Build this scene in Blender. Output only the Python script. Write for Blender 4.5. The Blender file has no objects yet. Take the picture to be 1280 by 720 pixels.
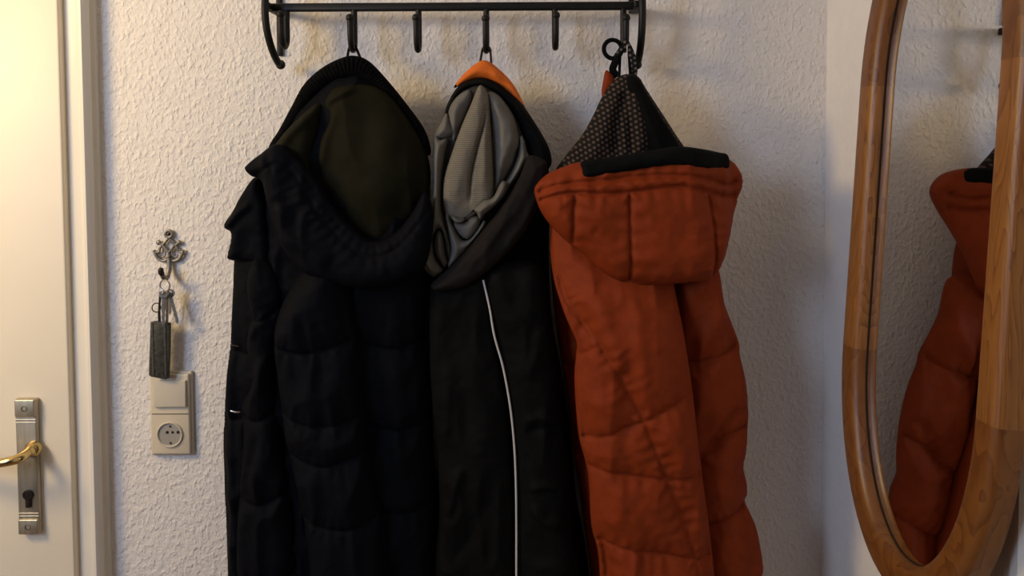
import bpy, math, random
import numpy as np
from mathutils import Vector, Matrix, Euler
from mathutils.geometry import delaunay_2d_cdt

PI = math.pi
C = bpy.context.scene.collection
rng = np.random.default_rng(7)

# ------------------------------------------------------------------ camera
F = 962.0                                   # focal length in pixels of a 1280 px wide frame
D, H = 1.35, 1.60                           # camera distance from the back wall, height
CX, CY = 640.0, 214.0                       # optical axis in the frame (the photograph is a crop)
ROT = Matrix.Rotation(math.radians(90 - 2.4), 3, 'X') @ Matrix.Rotation(math.radians(-0.3), 3, 'Z')
CAM = Vector((0, -D, H))

def P(px, py, d=0.0):
    """world point seen at a pixel, on the plane d metres in front of the back wall"""
    v = ROT @ Vector(((px - CX) / F, -(py - CY) / F, -1.0))
    t = (-d + D) / v.y
    return CAM + v * t

def PX(px, py, x):
    """world point seen at a pixel, on the plane x = const"""
    v = ROT @ Vector(((px - CX) / F, -(py - CY) / F, -1.0))
    return CAM + v * (x / v.x)

cam_d = bpy.data.cameras.new('camera')
cam_d.sensor_width = 36
cam_d.lens = 36 * F / 1280
cam_d.shift_x = 0
cam_d.shift_y = -(360 - CY) / 1280
cam_d.clip_start = 0.02
cam = bpy.data.objects.new('camera', cam_d)
C.objects.link(cam)
cam.matrix_world = Matrix.Translation(CAM) @ ROT.to_4x4()
bpy.context.scene.camera = cam

# ------------------------------------------------------------------ materials
def nodes(name):
    m = bpy.data.materials.new(name)
    m.use_nodes = True
    nt = m.node_tree
    return m, nt, nt.nodes['Principled BSDF']

def N(nt, kind, **kw):
    n = nt.nodes.new(kind)
    for k, v in kw.items():
        if k in n.inputs.keys():
            n.inputs[k].default_value = v
        else:
            setattr(n, k, v)
    return n

def ramp(nt, stops):
    r = nt.nodes.new('ShaderNodeValToRGB')
    e = r.color_ramp.elements
    while len(e) < len(stops):
        e.new(0.5)
    for i, (p, c) in enumerate(stops):
        e[i].position = p
        e[i].color = (*c, 1) if len(c) == 3 else c
    return r

def simple(name, col, rough=0.5, metal=0.0, sheen=0.0, var=0.08, scale=60, bump=0.0, spec=0.5, coord='Object', stretch=(1, 1, 1)):
    m, nt, b = nodes(name)
    L = nt.links.new
    tc = N(nt, 'ShaderNodeTexCoord')
    mp = N(nt, 'ShaderNodeMapping')
    mp.inputs['Scale'].default_value = stretch
    L(tc.outputs[coord], mp.inputs[0])
    no = N(nt, 'ShaderNodeTexNoise', Scale=scale, Detail=4.0)
    L(mp.outputs[0], no.inputs['Vector'])
    r = ramp(nt, [(0.3, tuple(c * (1 - var) for c in col)), (0.7, tuple(min(1, c * (1 + var)) for c in col))])
    L(no.outputs['Fac'], r.inputs[0])
    L(r.outputs[0], b.inputs['Base Color'])
    b.inputs['Roughness'].default_value = rough
    b.inputs['Metallic'].default_value = metal
    b.inputs['Specular IOR Level'].default_value = spec
    if sheen:
        b.inputs['Sheen Weight'].default_value = sheen
        b.inputs['Sheen Roughness'].default_value = 0.5
    if bump:
        bp = N(nt, 'ShaderNodeBump', Strength=1.0, Distance=bump)
        L(no.outputs['Fac'], bp.inputs['Height'])
        L(bp.outputs[0], b.inputs['Normal'])
    return m

def fabric(name, col, rough=0.75, weave=900, wb=0.00025, crink=70, cb=0.0008, sheen=0.0, spec=0.35, var=0.12):
    m, nt, b = nodes(name)
    L = nt.links.new
    tc = N(nt, 'ShaderNodeTexCoord')
    n1 = N(nt, 'ShaderNodeTexNoise', Scale=float(crink), Detail=5.0, Roughness=0.6)
    n2 = N(nt, 'ShaderNodeTexNoise', Scale=float(weave), Detail=1.0)
    for n in (n1, n2):
        L(tc.outputs['Object'], n.inputs['Vector'])
    r = ramp(nt, [(0.3, tuple(c * (1 - var) for c in col)), (0.7, tuple(min(1, c * (1 + var)) for c in col))])
    L(n1.outputs['Fac'], r.inputs[0])
    L(r.outputs[0], b.inputs['Base Color'])
    b1 = N(nt, 'ShaderNodeBump', Strength=1.0, Distance=cb)
    b2 = N(nt, 'ShaderNodeBump', Strength=1.0, Distance=wb)
    L(n1.outputs['Fac'], b1.inputs['Height'])
    L(n2.outputs['Fac'], b2.inputs['Height'])
    L(b1.outputs[0], b2.inputs['Normal'])
    L(b2.outputs[0], b.inputs['Normal'])
    b.inputs['Roughness'].default_value = rough
    b.inputs['Specular IOR Level'].default_value = spec
    if sheen:
        b.inputs['Sheen Weight'].default_value = sheen
    return m

def woodchip(name, col, dist=0.0019):
    """painted woodchip wallpaper: dense little raised chips"""
    m, nt, b = nodes(name)
    L = nt.links.new
    tc = N(nt, 'ShaderNodeTexCoord')
    mp = N(nt, 'ShaderNodeMapping')
    mp.inputs['Rotation'].default_value = (0.3, 0.4, 0.2)
    L(tc.outputs['Object'], mp.inputs[0])
    n1 = N(nt, 'ShaderNodeTexNoise', Scale=100.0, Detail=3.0, Roughness=0.5)
    L(mp.outputs[0], n1.inputs['Vector'])
    mp2 = N(nt, 'ShaderNodeMapping')
    mp2.inputs['Rotation'].default_value = (0.2, 0.75, 0.1)
    mp2.inputs['Scale'].default_value = (1.0, 1.0, 0.68)
    L(tc.outputs['Object'], mp2.inputs[0])
    n4 = N(nt, 'ShaderNodeTexNoise', Scale=160.0, Detail=2.0, Roughness=0.4)
    L(mp2.outputs[0], n4.inputs['Vector'])
    r1 = ramp(nt, [(0.50, (0, 0, 0)), (0.68, (1, 1, 1))])
    L(n4.outputs['Fac'], r1.inputs[0])
    n2 = N(nt, 'ShaderNodeTexNoise', Scale=32.0, Detail=2.0)
    L(mp.outputs[0], n2.inputs['Vector'])
    a = N(nt, 'ShaderNodeMath', operation='MULTIPLY_ADD')
    a.inputs[1].default_value = 1.3
    L(n1.outputs['Fac'], a.inputs[0])
    a1 = N(nt, 'ShaderNodeMath', operation='MULTIPLY')
    a1.inputs[1].default_value = 0.42
    L(r1.outputs[0], a1.inputs[0]); L(a1.outputs[0], a.inputs[2])
    a2 = N(nt, 'ShaderNodeMath', operation='MULTIPLY_ADD')
    a2.inputs[1].default_value = 0.6
    L(n2.outputs['Fac'], a2.inputs[0]); L(a.outputs[0], a2.inputs[2])
    bp = N(nt, 'ShaderNodeBump', Strength=1.0, Distance=dist)
    L(a2.outputs[0], bp.inputs['Height'])
    L(bp.outputs[0], b.inputs['Normal'])
    r2 = ramp(nt, [(0.3, tuple(c * 0.97 for c in col)), (0.7, col)])
    L(n2.outputs['Fac'], r2.inputs[0])
    L(r2.outputs[0], b.inputs['Base Color'])
    b.inputs['Roughness'].default_value = 0.8
    b.inputs['Specular IOR Level'].default_value = 0.25
    return m

def wood(name, axis, dark, light, scale=1.0, rings=11.0):
    """oiled pine; axis = stretch of the grain in the object's own coordinates"""
    m, nt, b = nodes(name)
    L = nt.links.new
    tc = N(nt, 'ShaderNodeTexCoord')
    mp = N(nt, 'ShaderNodeMapping')
    mp.inputs['Scale'].default_value = axis
    L(tc.outputs['Object'], mp.inputs[0])
    n1 = N(nt, 'ShaderNodeTexNoise', Scale=5.0 * scale, Detail=2.0, Distortion=0.4)
    L(mp.outputs[0], n1.inputs['Vector'])
    mul = N(nt, 'ShaderNodeMath', operation='MULTIPLY')
    mul.inputs[1].default_value = rings
    L(n1.outputs['Fac'], mul.inputs[0])
    fr = N(nt, 'ShaderNodeMath', operation='FRACT')
    L(mul.outputs[0], fr.inputs[0])
    n2 = N(nt, 'ShaderNodeTexNoise', Scale=60.0 * scale, Detail=4.0)
    L(mp.outputs[0], n2.inputs['Vector'])
    ad = N(nt, 'ShaderNodeMath', operation='MULTIPLY_ADD')
    ad.inputs[1].default_value = 0.45
    L(n2.outputs['Fac'], ad.inputs[0])
    m3 = N(nt, 'ShaderNodeMath', operation='MULTIPLY')
    m3.inputs[1].default_value = 0.55
    L(fr.outputs[0], m3.inputs[0]); L(m3.outputs[0], ad.inputs[2])
    r = ramp(nt, [(0.1, light), (0.6, tuple((a + c) / 2 for a, c in zip(light, dark))), (0.78, dark)])
    L(ad.outputs[0], r.inputs[0])
    L(r.outputs[0], b.inputs['Base Color'])
    b.inputs['Roughness'].default_value = 0.38
    b.inputs['Specular IOR Level'].default_value = 0.45
    bp = N(nt, 'ShaderNodeBump', Strength=0.4, Distance=0.0006)
    L(ad.outputs[0], bp.inputs['Height'])
    L(bp.outputs[0], b.inputs['Normal'])
    return m

def mesh_fabric(name, base, dots):
    """open-weave sports mesh: rows of small holes showing the paler layer beneath"""
    m, nt, b = nodes(name)
    L = nt.links.new
    tc = N(nt, 'ShaderNodeTexCoord')
    mp = N(nt, 'ShaderNodeMapping')
    mp.inputs['Rotation'].default_value = (0, math.radians(32), 0)
    L(tc.outputs['Object'], mp.inputs[0])
    sp = N(nt, 'ShaderNodeSeparateXYZ')
    L(mp.outputs[0], sp.inputs[0])
    per = 0.0076
    def wrap(sock, off=None):
        d = N(nt, 'ShaderNodeMath', operation='DIVIDE'); d.inputs[1].default_value = per
        L(sock, d.inputs[0])
        s = d.outputs[0]
        if off is not None:
            q = N(nt, 'ShaderNodeMath', operation='ADD'); L(s, q.inputs[0]); L(off, q.inputs[1]); s = q.outputs[0]
        fl = N(nt, 'ShaderNodeMath', operation='FLOOR'); L(s, fl.inputs[0])
        f = N(nt, 'ShaderNodeMath', operation='FRACT'); L(s, f.inputs[0])
        c = N(nt, 'ShaderNodeMath', operation='SUBTRACT'); c.inputs[1].default_value = 0.5
        L(f.outputs[0], c.inputs[0])
        return c.outputs[0], fl.outputs[0]
    cz, row = wrap(sp.outputs['Z'])
    half = N(nt, 'ShaderNodeMath', operation='MULTIPLY'); half.inputs[1].default_value = 0.5
    L(row, half.inputs[0])
    cx, _ = wrap(sp.outputs['X'], half.outputs[0])
    cmb = N(nt, 'ShaderNodeCombineXYZ'); L(cx, cmb.inputs[0]); L(cz, cmb.inputs[1])
    ln = N(nt, 'ShaderNodeVectorMath', operation='LENGTH'); L(cmb.outputs[0], ln.inputs[0])
    r = ramp(nt, [(0.24, dots), (0.33, base)])
    L(ln.outputs['Value'], r.inputs[0])
    L(r.outputs[0], b.inputs['Base Color'])
    bp = N(nt, 'ShaderNodeBump', Strength=0.6, Distance=0.0012)
    L(ln.outputs['Value'], bp.inputs['Height'])
    L(bp.outputs[0], b.inputs['Normal'])
    b.inputs['Roughness'].default_value = 0.85
    b.inputs['Specular IOR Level'].default_value = 0.2
    return m

def knit_fabric(name, col):
    m, nt, b = nodes(name)
    L = nt.links.new
    tc = N(nt, 'ShaderNodeTexCoord')
    w = N(nt, 'ShaderNodeTexWave', Scale=95.0, Distortion=1.2, Detail=1.0)
    w.bands_direction = 'Z'
    L(tc.outputs['Object'], w.inputs['Vector'])
    no = N(nt, 'ShaderNodeTexNoise', Scale=500.0, Detail=2.0)
    L(tc.outputs['Object'], no.inputs['Vector'])
    mu = N(nt, 'ShaderNodeMath', operation='MULTIPLY'); L(w.outputs['Fac'], mu.inputs[0]); L(no.outputs['Fac'], mu.inputs[1])
    r = ramp(nt, [(0.05, tuple(c * 0.72 for c in col)), (0.5, tuple(min(1, c * 1.2) for c in col))])
    L(mu.outputs[0], r.inputs[0]); L(r.outputs[0], b.inputs['Base Color'])
    bp = N(nt, 'ShaderNodeBump', Strength=0.7, Distance=0.0008); L(mu.outputs[0], bp.inputs['Height']); L(bp.outputs[0], b.inputs['Normal'])
    b.inputs['Roughness'].default_value = 0.8
    b.inputs['Specular IOR Level'].default_value = 0.25
    return m

M = {}
M['wall'] = woodchip('woodchip_paint', (0.80, 0.765, 0.73))
M['wall_r'] = woodchip('woodchip_paint_fine', (0.80, 0.77, 0.745), 0.0008)
M['paint'] = simple('cream_gloss_paint', (0.80, 0.73, 0.60), 0.42, var=0.02, scale=9, spec=0.4)
M['trim'] = simple('white_gloss_paint', (0.78, 0.74, 0.66), 0.4, var=0.02, scale=9, spec=0.4)
M['gap'] = simple('dark_gap', (0.03, 0.02, 0.012), 0.9, spec=0.1)  # near-black for the shade at the door edge and the gap round the glass
M['floor'] = wood('oak_floor', (1, 9, 9), (0.16, 0.08, 0.035), (0.34, 0.2, 0.1), 0.8)
M['ceiling'] = simple('ceiling_paint', (0.8, 0.77, 0.72), 0.9, var=0.02)
M['iron'] = simple('black_iron', (0.006, 0.0055, 0.005), 0.5, var=0.3, scale=200, bump=0.0002, spec=0.25)
M['pewter'] = simple('pewter', (0.27, 0.25, 0.22), 0.5, metal=0.75, var=0.35, scale=260, bump=0.0003)
M['darkmetal'] = simple('dark_bronze', (0.035, 0.025, 0.02), 0.45, metal=0.6, var=0.3, scale=300)
M['steel'] = simple('nickel_steel', (0.5, 0.48, 0.44), 0.3, metal=1.0, var=0.15, scale=300)
M['nickel'] = simple('brushed_nickel', (0.46, 0.42, 0.33), 0.44, metal=0.9, var=0.16, scale=22, stretch=(6, 1, 0.6))
M['brass'] = simple('polished_brass', (0.56, 0.42, 0.19), 0.24, metal=1.0, var=0.12, scale=60)
M['black'] = simple('dark_hole', (0.012, 0.010, 0.009), 0.7)
M['leather'] = simple('worn_leather', (0.042, 0.042, 0.033), 0.7, var=0.6, scale=170, bump=0.0008)
M['plastic'] = simple('cream_plastic', (0.62, 0.55, 0.42), 0.38, var=0.02, scale=20)
M['plastic2'] = simple('pale_socket_plastic', (0.58, 0.53, 0.43), 0.4, var=0.02, scale=20)
M['navy'] = fabric('navy_shell', (0.0019, 0.0024, 0.0043), 0.75, spec=0.07, crink=60, cb=0.0012)
M['rib'] = fabric('black_rib_knit', (0.0028, 0.0028, 0.003), 0.9, spec=0.06)
M['olive'] = fabric('olive_lining', (0.0085, 0.0078, 0.0030), 0.75, spec=0.08, crink=40, cb=0.001)
M['blackshell'] = fabric('black_softshell', (0.0032, 0.0034, 0.0036), 0.75, spec=0.08, crink=45, cb=0.001)
M['charcoal'] = fabric('charcoal_facing', (0.0125, 0.0105, 0.0098), 0.8, spec=0.1, crink=50, cb=0.001)
M['grey'] = fabric('grey_lining', (0.115, 0.110, 0.098), 0.65, spec=0.35, crink=35, cb=0.0008, weave=1200)
M['greydark'] = fabric('grey_lining_crease_shade', (0.035, 0.034, 0.031), 0.8, spec=0.1)  # darker copy of the grey lining: crease shade put into the colour
M['greyknit'] = knit_fabric('grey_knit_lining', (0.16, 0.145, 0.115))
M['orangefacing'] = fabric('bright_orange_facing', (0.62, 0.135, 0.014), 0.7, spec=0.25)
M['orange'] = fabric('rust_orange_shell', (0.200, 0.030, 0.0062), 0.65, spec=0.10, crink=50, cb=0.0009)
M['meshlining'] = mesh_fabric('black_sports_mesh', (0.0055, 0.004, 0.0037), (0.085, 0.055, 0.042))
M['blacktape'] = fabric('black_tape', (0.0035, 0.004, 0.0042), 0.85, spec=0.08)
M['piping'] = simple('reflective_piping', (0.55, 0.55, 0.55), 0.4, var=0.05)
M['specktape'] = mesh_fabric('specked_webbing', (0.008, 0.008, 0.008), (0.13, 0.12, 0.115))
M['white'] = simple('white_cord', (0.5, 0.48, 0.45), 0.6)
M['woodside'] = wood('pine_along', (7, 7, 0.7), (0.15, 0.052, 0.011), (0.28, 0.115, 0.026), rings=16.0)
M['woodbend'] = wood('pine_across', (5, 3.2, 2.2), (0.11, 0.035, 0.007), (0.19, 0.070, 0.014), rings=7.0)
m, nt, b = nodes('silvered_glass')
tc = N(nt, 'ShaderNodeTexCoord'); no = N(nt, 'ShaderNodeTexNoise', Scale=3.0)
nt.links.new(tc.outputs['Object'], no.inputs['Vector'])
rr = ramp(nt, [(0.0, (0.80, 0.80, 0.80)), (1.0, (0.84, 0.84, 0.84))]); nt.links.new(no.outputs['Fac'], rr.inputs[0])
nt.links.new(rr.outputs[0], b.inputs['Base Color'])
b.inputs['Metallic'].default_value = 1.0
b.inputs['Roughness'].default_value = 0.015
M['mirror'] = m

# ------------------------------------------------------------------ object helpers
def tag(o, label=None, cat=None, group=None, kind=None):
    if label: o['label'] = label
    if cat: o['category'] = cat
    if group: o['group'] = group
    if kind: o['kind'] = kind
    return o

def thing(name, loc, label, cat, group=None):
    o = bpy.data.objects.new(name, None)
    C.objects.link(o)
    o.empty_display_size = 0.05
    o.location = loc
    return tag(o, label, cat, group)

class MB:
    """collects shapes in world coordinates, links them as one mesh object"""
    def __init__(s):
        s.v, s.f = [], []
    def add(s, vs, fs):
        n = len(s.v)
        s.v += [tuple(p) for p in vs]
        s.f += [tuple(i + n for i in f) for f in fs]
        return s
    def box(s, lo, hi, bev=0.0):
        x0, y0, z0 = lo; x1, y1, z1 = hi
        if not bev:
            vs = [(x, y, z) for x in (x0, x1) for y in (y0, y1) for z in (z0, z1)]
            return s.add(vs, [(0, 1, 3, 2), (4, 6, 7, 5), (0, 4, 5, 1), (2, 3, 7, 6), (0, 2, 6, 4), (1, 5, 7, 3)])
        b = min(bev, (x1 - x0) / 2.01, (y1 - y0) / 2.01, (z1 - z0) / 2.01)
        rings = []
        n = 3
        prof = [(b * (1 - math.sin(a)), b * (1 - math.cos(a))) for a in [PI / 2 * k / n for k in range(n + 1)]]
        def ring(ins, y):
            r = []
            rad = b
            for cxs, czs, a0 in ((1, 1, 0), (-1, 1, 90), (-1, -1, 180), (1, -1, 270)):
                for k in range(n + 1):
                    a = math.radians(a0 + 90 * k / n)
                    ccx = (x1 - b) if cxs > 0 else (x0 + b)
                    ccz = (z1 - b) if czs > 0 else (z0 + b)
                    q = b - ins
                    r.append((ccx + q * math.cos(a), y, ccz + q * math.sin(a)))
            return r
        for ins, dy in [(p[1], p[0]) for p in prof][::-1]:
            rings.append(ring(ins, y0 + dy))
        for ins, dy in [(p[1], p[0]) for p in prof]:
            rings.append(ring(ins, y1 - dy))
        return s.loft(rings, cap=True)
    def loft(s, rings, cap=True, closed=True, loop=False):
        m = len(rings[0]); vs = [p for r in rings for p in r]; fs = []
        R = len(rings)
        for i in range(R if loop else R - 1):
            for k in range(m if closed else m - 1):
                a, b2 = i * m + k, i * m + (k + 1) % m
                c, d = ((i + 1) % R) * m + (k + 1) % m, ((i + 1) % R) * m + k
                fs.append((a, b2, c, d))
        if cap and not loop:
            fs.append(tuple(range(m - 1, -1, -1)))
            fs.append(tuple((R - 1) * m + k for k in range(m)))
        return s.add(vs, fs)
    def tube(s, pts, r, n=12, closed=False, flat=1.0, up=None):
        pts = [Vector(p) for p in pts]
        rs = r if isinstance(r, (list, tuple)) else [r] * len(pts)
        rings = []
        prev = None
        for i, p in enumerate(pts):
            if closed:
                t = pts[(i + 1) % len(pts)] - pts[i - 1]
            else:
                t = pts[min(i + 1, len(pts) - 1)] - pts[max(i - 1, 0)]
            t.normalize()
            if prev is None:
                a = Vector(up) if up else (Vector((0, 1, 0)) if abs(t.y) < 0.9 else Vector((1, 0, 0)))
            else:
                a = prev
            a = (a - t * a.dot(t)).normalized()
            prev = a
            b = t.cross(a)
            rings.append([p + (a * math.cos(2 * PI * k / n) * flat + b * math.sin(2 * PI * k / n)) * rs[i] for k in range(n)])
        return s.loft(rings, cap=not closed, loop=closed)
    def ball(s, c, r, nu=14, nv=9, sc=(1, 1, 1)):
        rings = []
        for j in range(nv + 1):
            th = 0.06 + (PI - 0.12) * j / nv
            rings.append([(c[0] + sc[0] * r * math.sin(th) * math.cos(2 * PI * k / nu), c[1] + sc[1] * r * math.sin(th) * math.sin(2 * PI * k / nu), c[2] + sc[2] * r * math.cos(th)) for k in range(nu)])
        return s.loft(rings[::-1])
    def lathe_y(s, c, prof, n=32):
        """profile of (radius, y) turned round the y axis through c"""
        rings = [[(c[0] + r * math.cos(2 * PI * k / n), y, c[2] + r * math.sin(2 * PI * k / n)) for k in range(n)] for r, y in prof]
        return s.loft(rings)
    def extrude_z(s, prof, z0, z1):
        return s.loft([[(x, y, z0) for x, y in prof], [(x, y, z1) for x, y in prof]])
    def build(s, name, mat, parent=None, smooth=True, angle=40, mat_world=None):
        me = bpy.data.meshes.new(name)
        me.from_pydata(s.v, [], s.f)
        import bmesh
        bm = bmesh.new(); bm.from_mesh(me)
        bmesh.ops.recalc_face_normals(bm, faces=bm.faces)
        bm.to_mesh(me); bm.free()
        return finish(name, me, mat, parent, smooth, angle)

def finish(name, me, mat, parent, smooth=True, angle=None):
    if smooth:
        me.polygons.foreach_set('use_smooth', [True] * len(me.polygons))
        if angle:
            me.set_sharp_from_angle(angle=math.radians(angle))
    me.materials.append(mat)
    me.update()
    o = bpy.data.objects.new(name, me)
    C.objects.link(o)
    if parent is not None:
        o.parent = parent
        pl = Vector((0, 0, 0)); q = parent
        while q is not None:
            pl += q.location; q = q.parent
        me.transform(Matrix.Translation(-pl))
    else:
        # origin at the base centre
        co = np.empty(len(me.vertices) * 3); me.vertices.foreach_get('co', co); co = co.reshape(-1, 3)
        c = Vector(((co[:, 0].min() + co[:, 0].max()) / 2, (co[:, 1].min() + co[:, 1].max()) / 2, co[:, 2].min()))
        me.transform(Matrix.Translation(-c)); o.location = c
    return o

# ------------------------------------------------------------------ cloth: thick padded panels with seams and folds
def catmull(pts, closed=True, n=8):
    p = np.array(pts, float); k = len(p); out = []
    rg = range(k) if closed else range(k - 1)
    for i in rg:
        if closed:
            a, b, c, d = p[i - 1], p[i], p[(i + 1) % k], p[(i + 2) % k]
        else:
            a, b, c, d = p[max(i - 1, 0)], p[i], p[i + 1], p[min(i + 2, k - 1)]
        for t in np.linspace(0, 1, n, endpoint=False):
            out.append(0.5 * ((2 * b) + (c - a) * t + (2 * a - 5 * b + 4 * c - d) * t * t + (3 * b - a - 3 * c + d) * t ** 3))
    if not closed: out.append(p[-1])
    return np.array(out)

def resample(p, step, closed=True):
    if closed: p = np.vstack([p, p[:1]])
    seg = np.linalg.norm(np.diff(p, axis=0), axis=1); s = np.r_[0, np.cumsum(seg)]
    n = max(8, int(s[-1] / step))
    t = np.linspace(0, s[-1], n, endpoint=not closed)
    return np.c_[np.interp(t, s, p[:, 0]), np.interp(t, s, p[:, 1])]

def inside(q, poly):
    x, y = q[:, 0], q[:, 1]; r = np.zeros(len(q), bool)
    a = poly; b = np.roll(poly, -1, axis=0)
    for (x0, y0), (x1, y1) in zip(a, b):
        if y0 == y1: continue
        c = (y0 > y) != (y1 > y)
        r ^= c & (x < (x1 - x0) * (y - y0) / (y1 - y0) + x0)
    return r

def dist_line(q, line):
    """distance to a polyline, arc length along it, side, total length"""
    best = np.full(len(q), 1e9); arc = np.zeros(len(q)); side = np.zeros(len(q)); s0 = 0.0
    for a, b in zip(line[:-1], line[1:]):
        d = b - a; L = np.hypot(*d)
        if L < 1e-9: continue
        t = np.clip(((q - a) @ d) / (L * L), 0, 1)
        w = q - (a + t[:, None] * d); dd = np.hypot(w[:, 0], w[:, 1])
        m = dd < best
        best = np.where(m, dd, best); arc = np.where(m, s0 + t * L, arc)
        side = np.where(m, np.sign(d[0] * w[:, 1] - d[1] * w[:, 0]), side)
        s0 += L
    return best, arc, side, s0

def vnoise(q, scale, seed):
    r = np.random.default_rng(seed); T = r.random((64, 64))
    p = q * scale + r.random(2) * 64
    i = np.floor(p).astype(int); f = p - i; f = f * f * (3 - 2 * f)
    x0, y0 = i[:, 0] % 64, i[:, 1] % 64; x1, y1 = (x0 + 1) % 64, (y0 + 1) % 64
    return (T[x0, y0] * (1 - f[:, 0]) + T[x1, y0] * f[:, 0]) * (1 - f[:, 1]) + (T[x0, y1] * (1 - f[:, 0]) + T[x1, y1] * f[:, 0]) * f[:, 1] - 0.5

def sstep(x):
    x = np.clip(x, 0, 1); return x * x * (3 - 2 * x)

def xz(pts, d):
    return np.array([[w.x, w.z] for w in (P(a, b, d) for a, b in pts)])

def cloth(name, mat, parent, outline, d, front, back, R=0.05, seams=(), folds=(), q=0.010, wq=0.020, groove=0.0025, pucker=0.0016, plam=0.017,
          noise=0.004, nscale=14, aniso=(1.0, 0.45), seed=1, step=0.0034, ribs=None, lean=None, smooth=True, fine=0.0008, nb=6):
    """outline, seams and folds are traced on the plane d metres off the wall; the panel bulges `front` towards the room, `back` towards the wall.
    folds: (line, height, width) rounded ridge or valley; (line, height, width, side) a lapped edge falling off to that side"""
    ol = catmull(xz(outline, d), True, nb) if smooth else xz(outline, d)
    ol = resample(ol, step * 1.15)
    lo, hi = ol.min(0), ol.max(0)
    gx = np.arange(lo[0], hi[0], step); gz = np.arange(lo[1], hi[1], step * 0.866)
    X, Z = np.meshgrid(gx, gz); X = X + (np.arange(len(gz)) % 2)[:, None] * step / 2
    g = np.c_[X.ravel(), Z.ravel()]
    g = g[inside(g, ol)]
    closed = np.vstack([ol, ol[:1]])
    dg = dist_line(g, closed)[0]
    g = g[dg > step * 0.55]
    allp = np.vstack([ol, g]); nb_ = len(ol)
    res = delaunay_2d_cdt([Vector(p) for p in allp], [(i, (i + 1) % nb_) for i in range(nb_)], [], 1, 1e-7)
    vs = np.array([[v.x, v.y] for v in res[0]]); tris = [tuple(f) for f in res[2]]
    de = dist_line(vs, closed)[0]
    bound = de < 1e-5
    t = np.clip(de / R, 0, 1)
    prof = np.sqrt(np.clip(1 - (1 - t) ** 2, 0, 1))
    h = front * prof
    fade = sstep(de / 0.012)
    def ln(pts):
        return resample(catmull(xz(pts, d), False, 8), 0.004, False)
    dq = np.full(len(vs), 1e9); aq = np.zeros(len(vs))
    for k, sm in enumerate(seams):
        dd, aa, sd, LL = dist_line(vs, ln(sm))
        m = dd < dq; aq = np.where(m, aa + k * 0.37, aq); dq = np.minimum(dq, dd)
    if len(seams):
        h = h - np.minimum(q, front * 0.5) * np.exp(-dq / wq) * sstep(de / 0.008) - groove * np.exp(-(dq / 0.0028) ** 2) * fade
        wob = vnoise(np.c_[aq, dq * 0.3], 40, seed + 5) * 5
        h = h + pucker * np.sin(2 * PI * aq / plam + wob) * np.exp(-dq / 0.016) * (1 - np.exp(-(dq / 0.004) ** 2)) * fade
    for fo in folds:
        dd, aa, sd, LL = dist_line(vs, ln(fo[0]))
        tp = sstep(aa / (0.22 * LL + 1e-6)) * sstep((LL - aa) / (0.22 * LL + 1e-6))
        if len(fo) == 3:
            h = h + fo[1] * np.exp(-(dd / fo[2]) ** 2) * tp * fade
        else:
            s_ = dd * sd * fo[3]
            h = h + fo[1] * np.where(s_ > 0, np.exp(-s_ / fo[2]), np.exp(-(s_ / 0.003) ** 2)) * tp * fade
    if noise:
        qa = vs * np.array(aniso)
        # ridged noise gives crease lines rather than lumps
        n1 = vnoise(qa, nscale, seed); n2 = vnoise(qa, nscale * 2.3, seed + 1)
        h = h + noise * (1.4 * n1 + 0.9 * (0.5 - np.abs(n2) * 3)) * fade
        h = h + fine * vnoise(vs, nscale * 7, seed + 2) * 2 * fade
    if ribs is not None:
        dd, aa, sd, LL = dist_line(vs, ln(ribs[0]))
        h = h + ribs[1] * np.sin(2 * PI * aa / ribs[2]) * sstep(de / 0.006)
    hb = back * prof + (noise * 1.2 * vnoise(vs, nscale, seed + 9) * fade if noise else 0)
    h = np.maximum(h, -hb * 0.5 + 0.0012 * sstep(de / 0.01))
    base = np.full(len(vs), d) if lean is None else d + lean(vs[:, 0], vs[:, 1])
    V = [(x, -(b0 + hh), z) for (x, z), b0, hh in zip(vs, base, np.where(bound, 0, h))]
    idx = {}
    for i in range(len(vs)):
        if bound[i]: idx[i] = i
        else:
            idx[i] = len(V); V.append((vs[i, 0], -(base[i] - hb[i]), vs[i, 1]))
    Fc = []
    for a, b_, c in tris:
        (x0, z0), (x1, z1), (x2, z2) = vs[a], vs[b_], vs[c]
        if (x1 - x0) * (z2 - z0) - (x2 - x0) * (z1 - z0) < 0: a, c = c, a
        Fc.append((a, b_, c))                       # counter-clockwise in x,z faces -y
        Fc.append((idx[c], idx[b_], idx[a]))
    me = bpy.data.meshes.new(name)
    me.from_pydata(V, [], Fc)
    return finish(name, me, mat, parent, True, None)

def pxline(pts, d, n=8):
    c = catmull(pts, False, n)
    return [P(a, b, d) for a, b in c]

# ------------------------------------------------------------------ the setting
XW = P(1030, 360, 0).x                        # right-hand wall
XL = -1.95
CEIL = 2.55
o = MB().box((XL - 0.1, 0, -0.05), (XW + 0.12, 0.12, CEIL + 0.05)).build('wall_back', M['wall'], smooth=False)
tag(o, 'pale woodchip-papered wall behind the hanging coats', 'wall', kind='structure')
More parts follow.
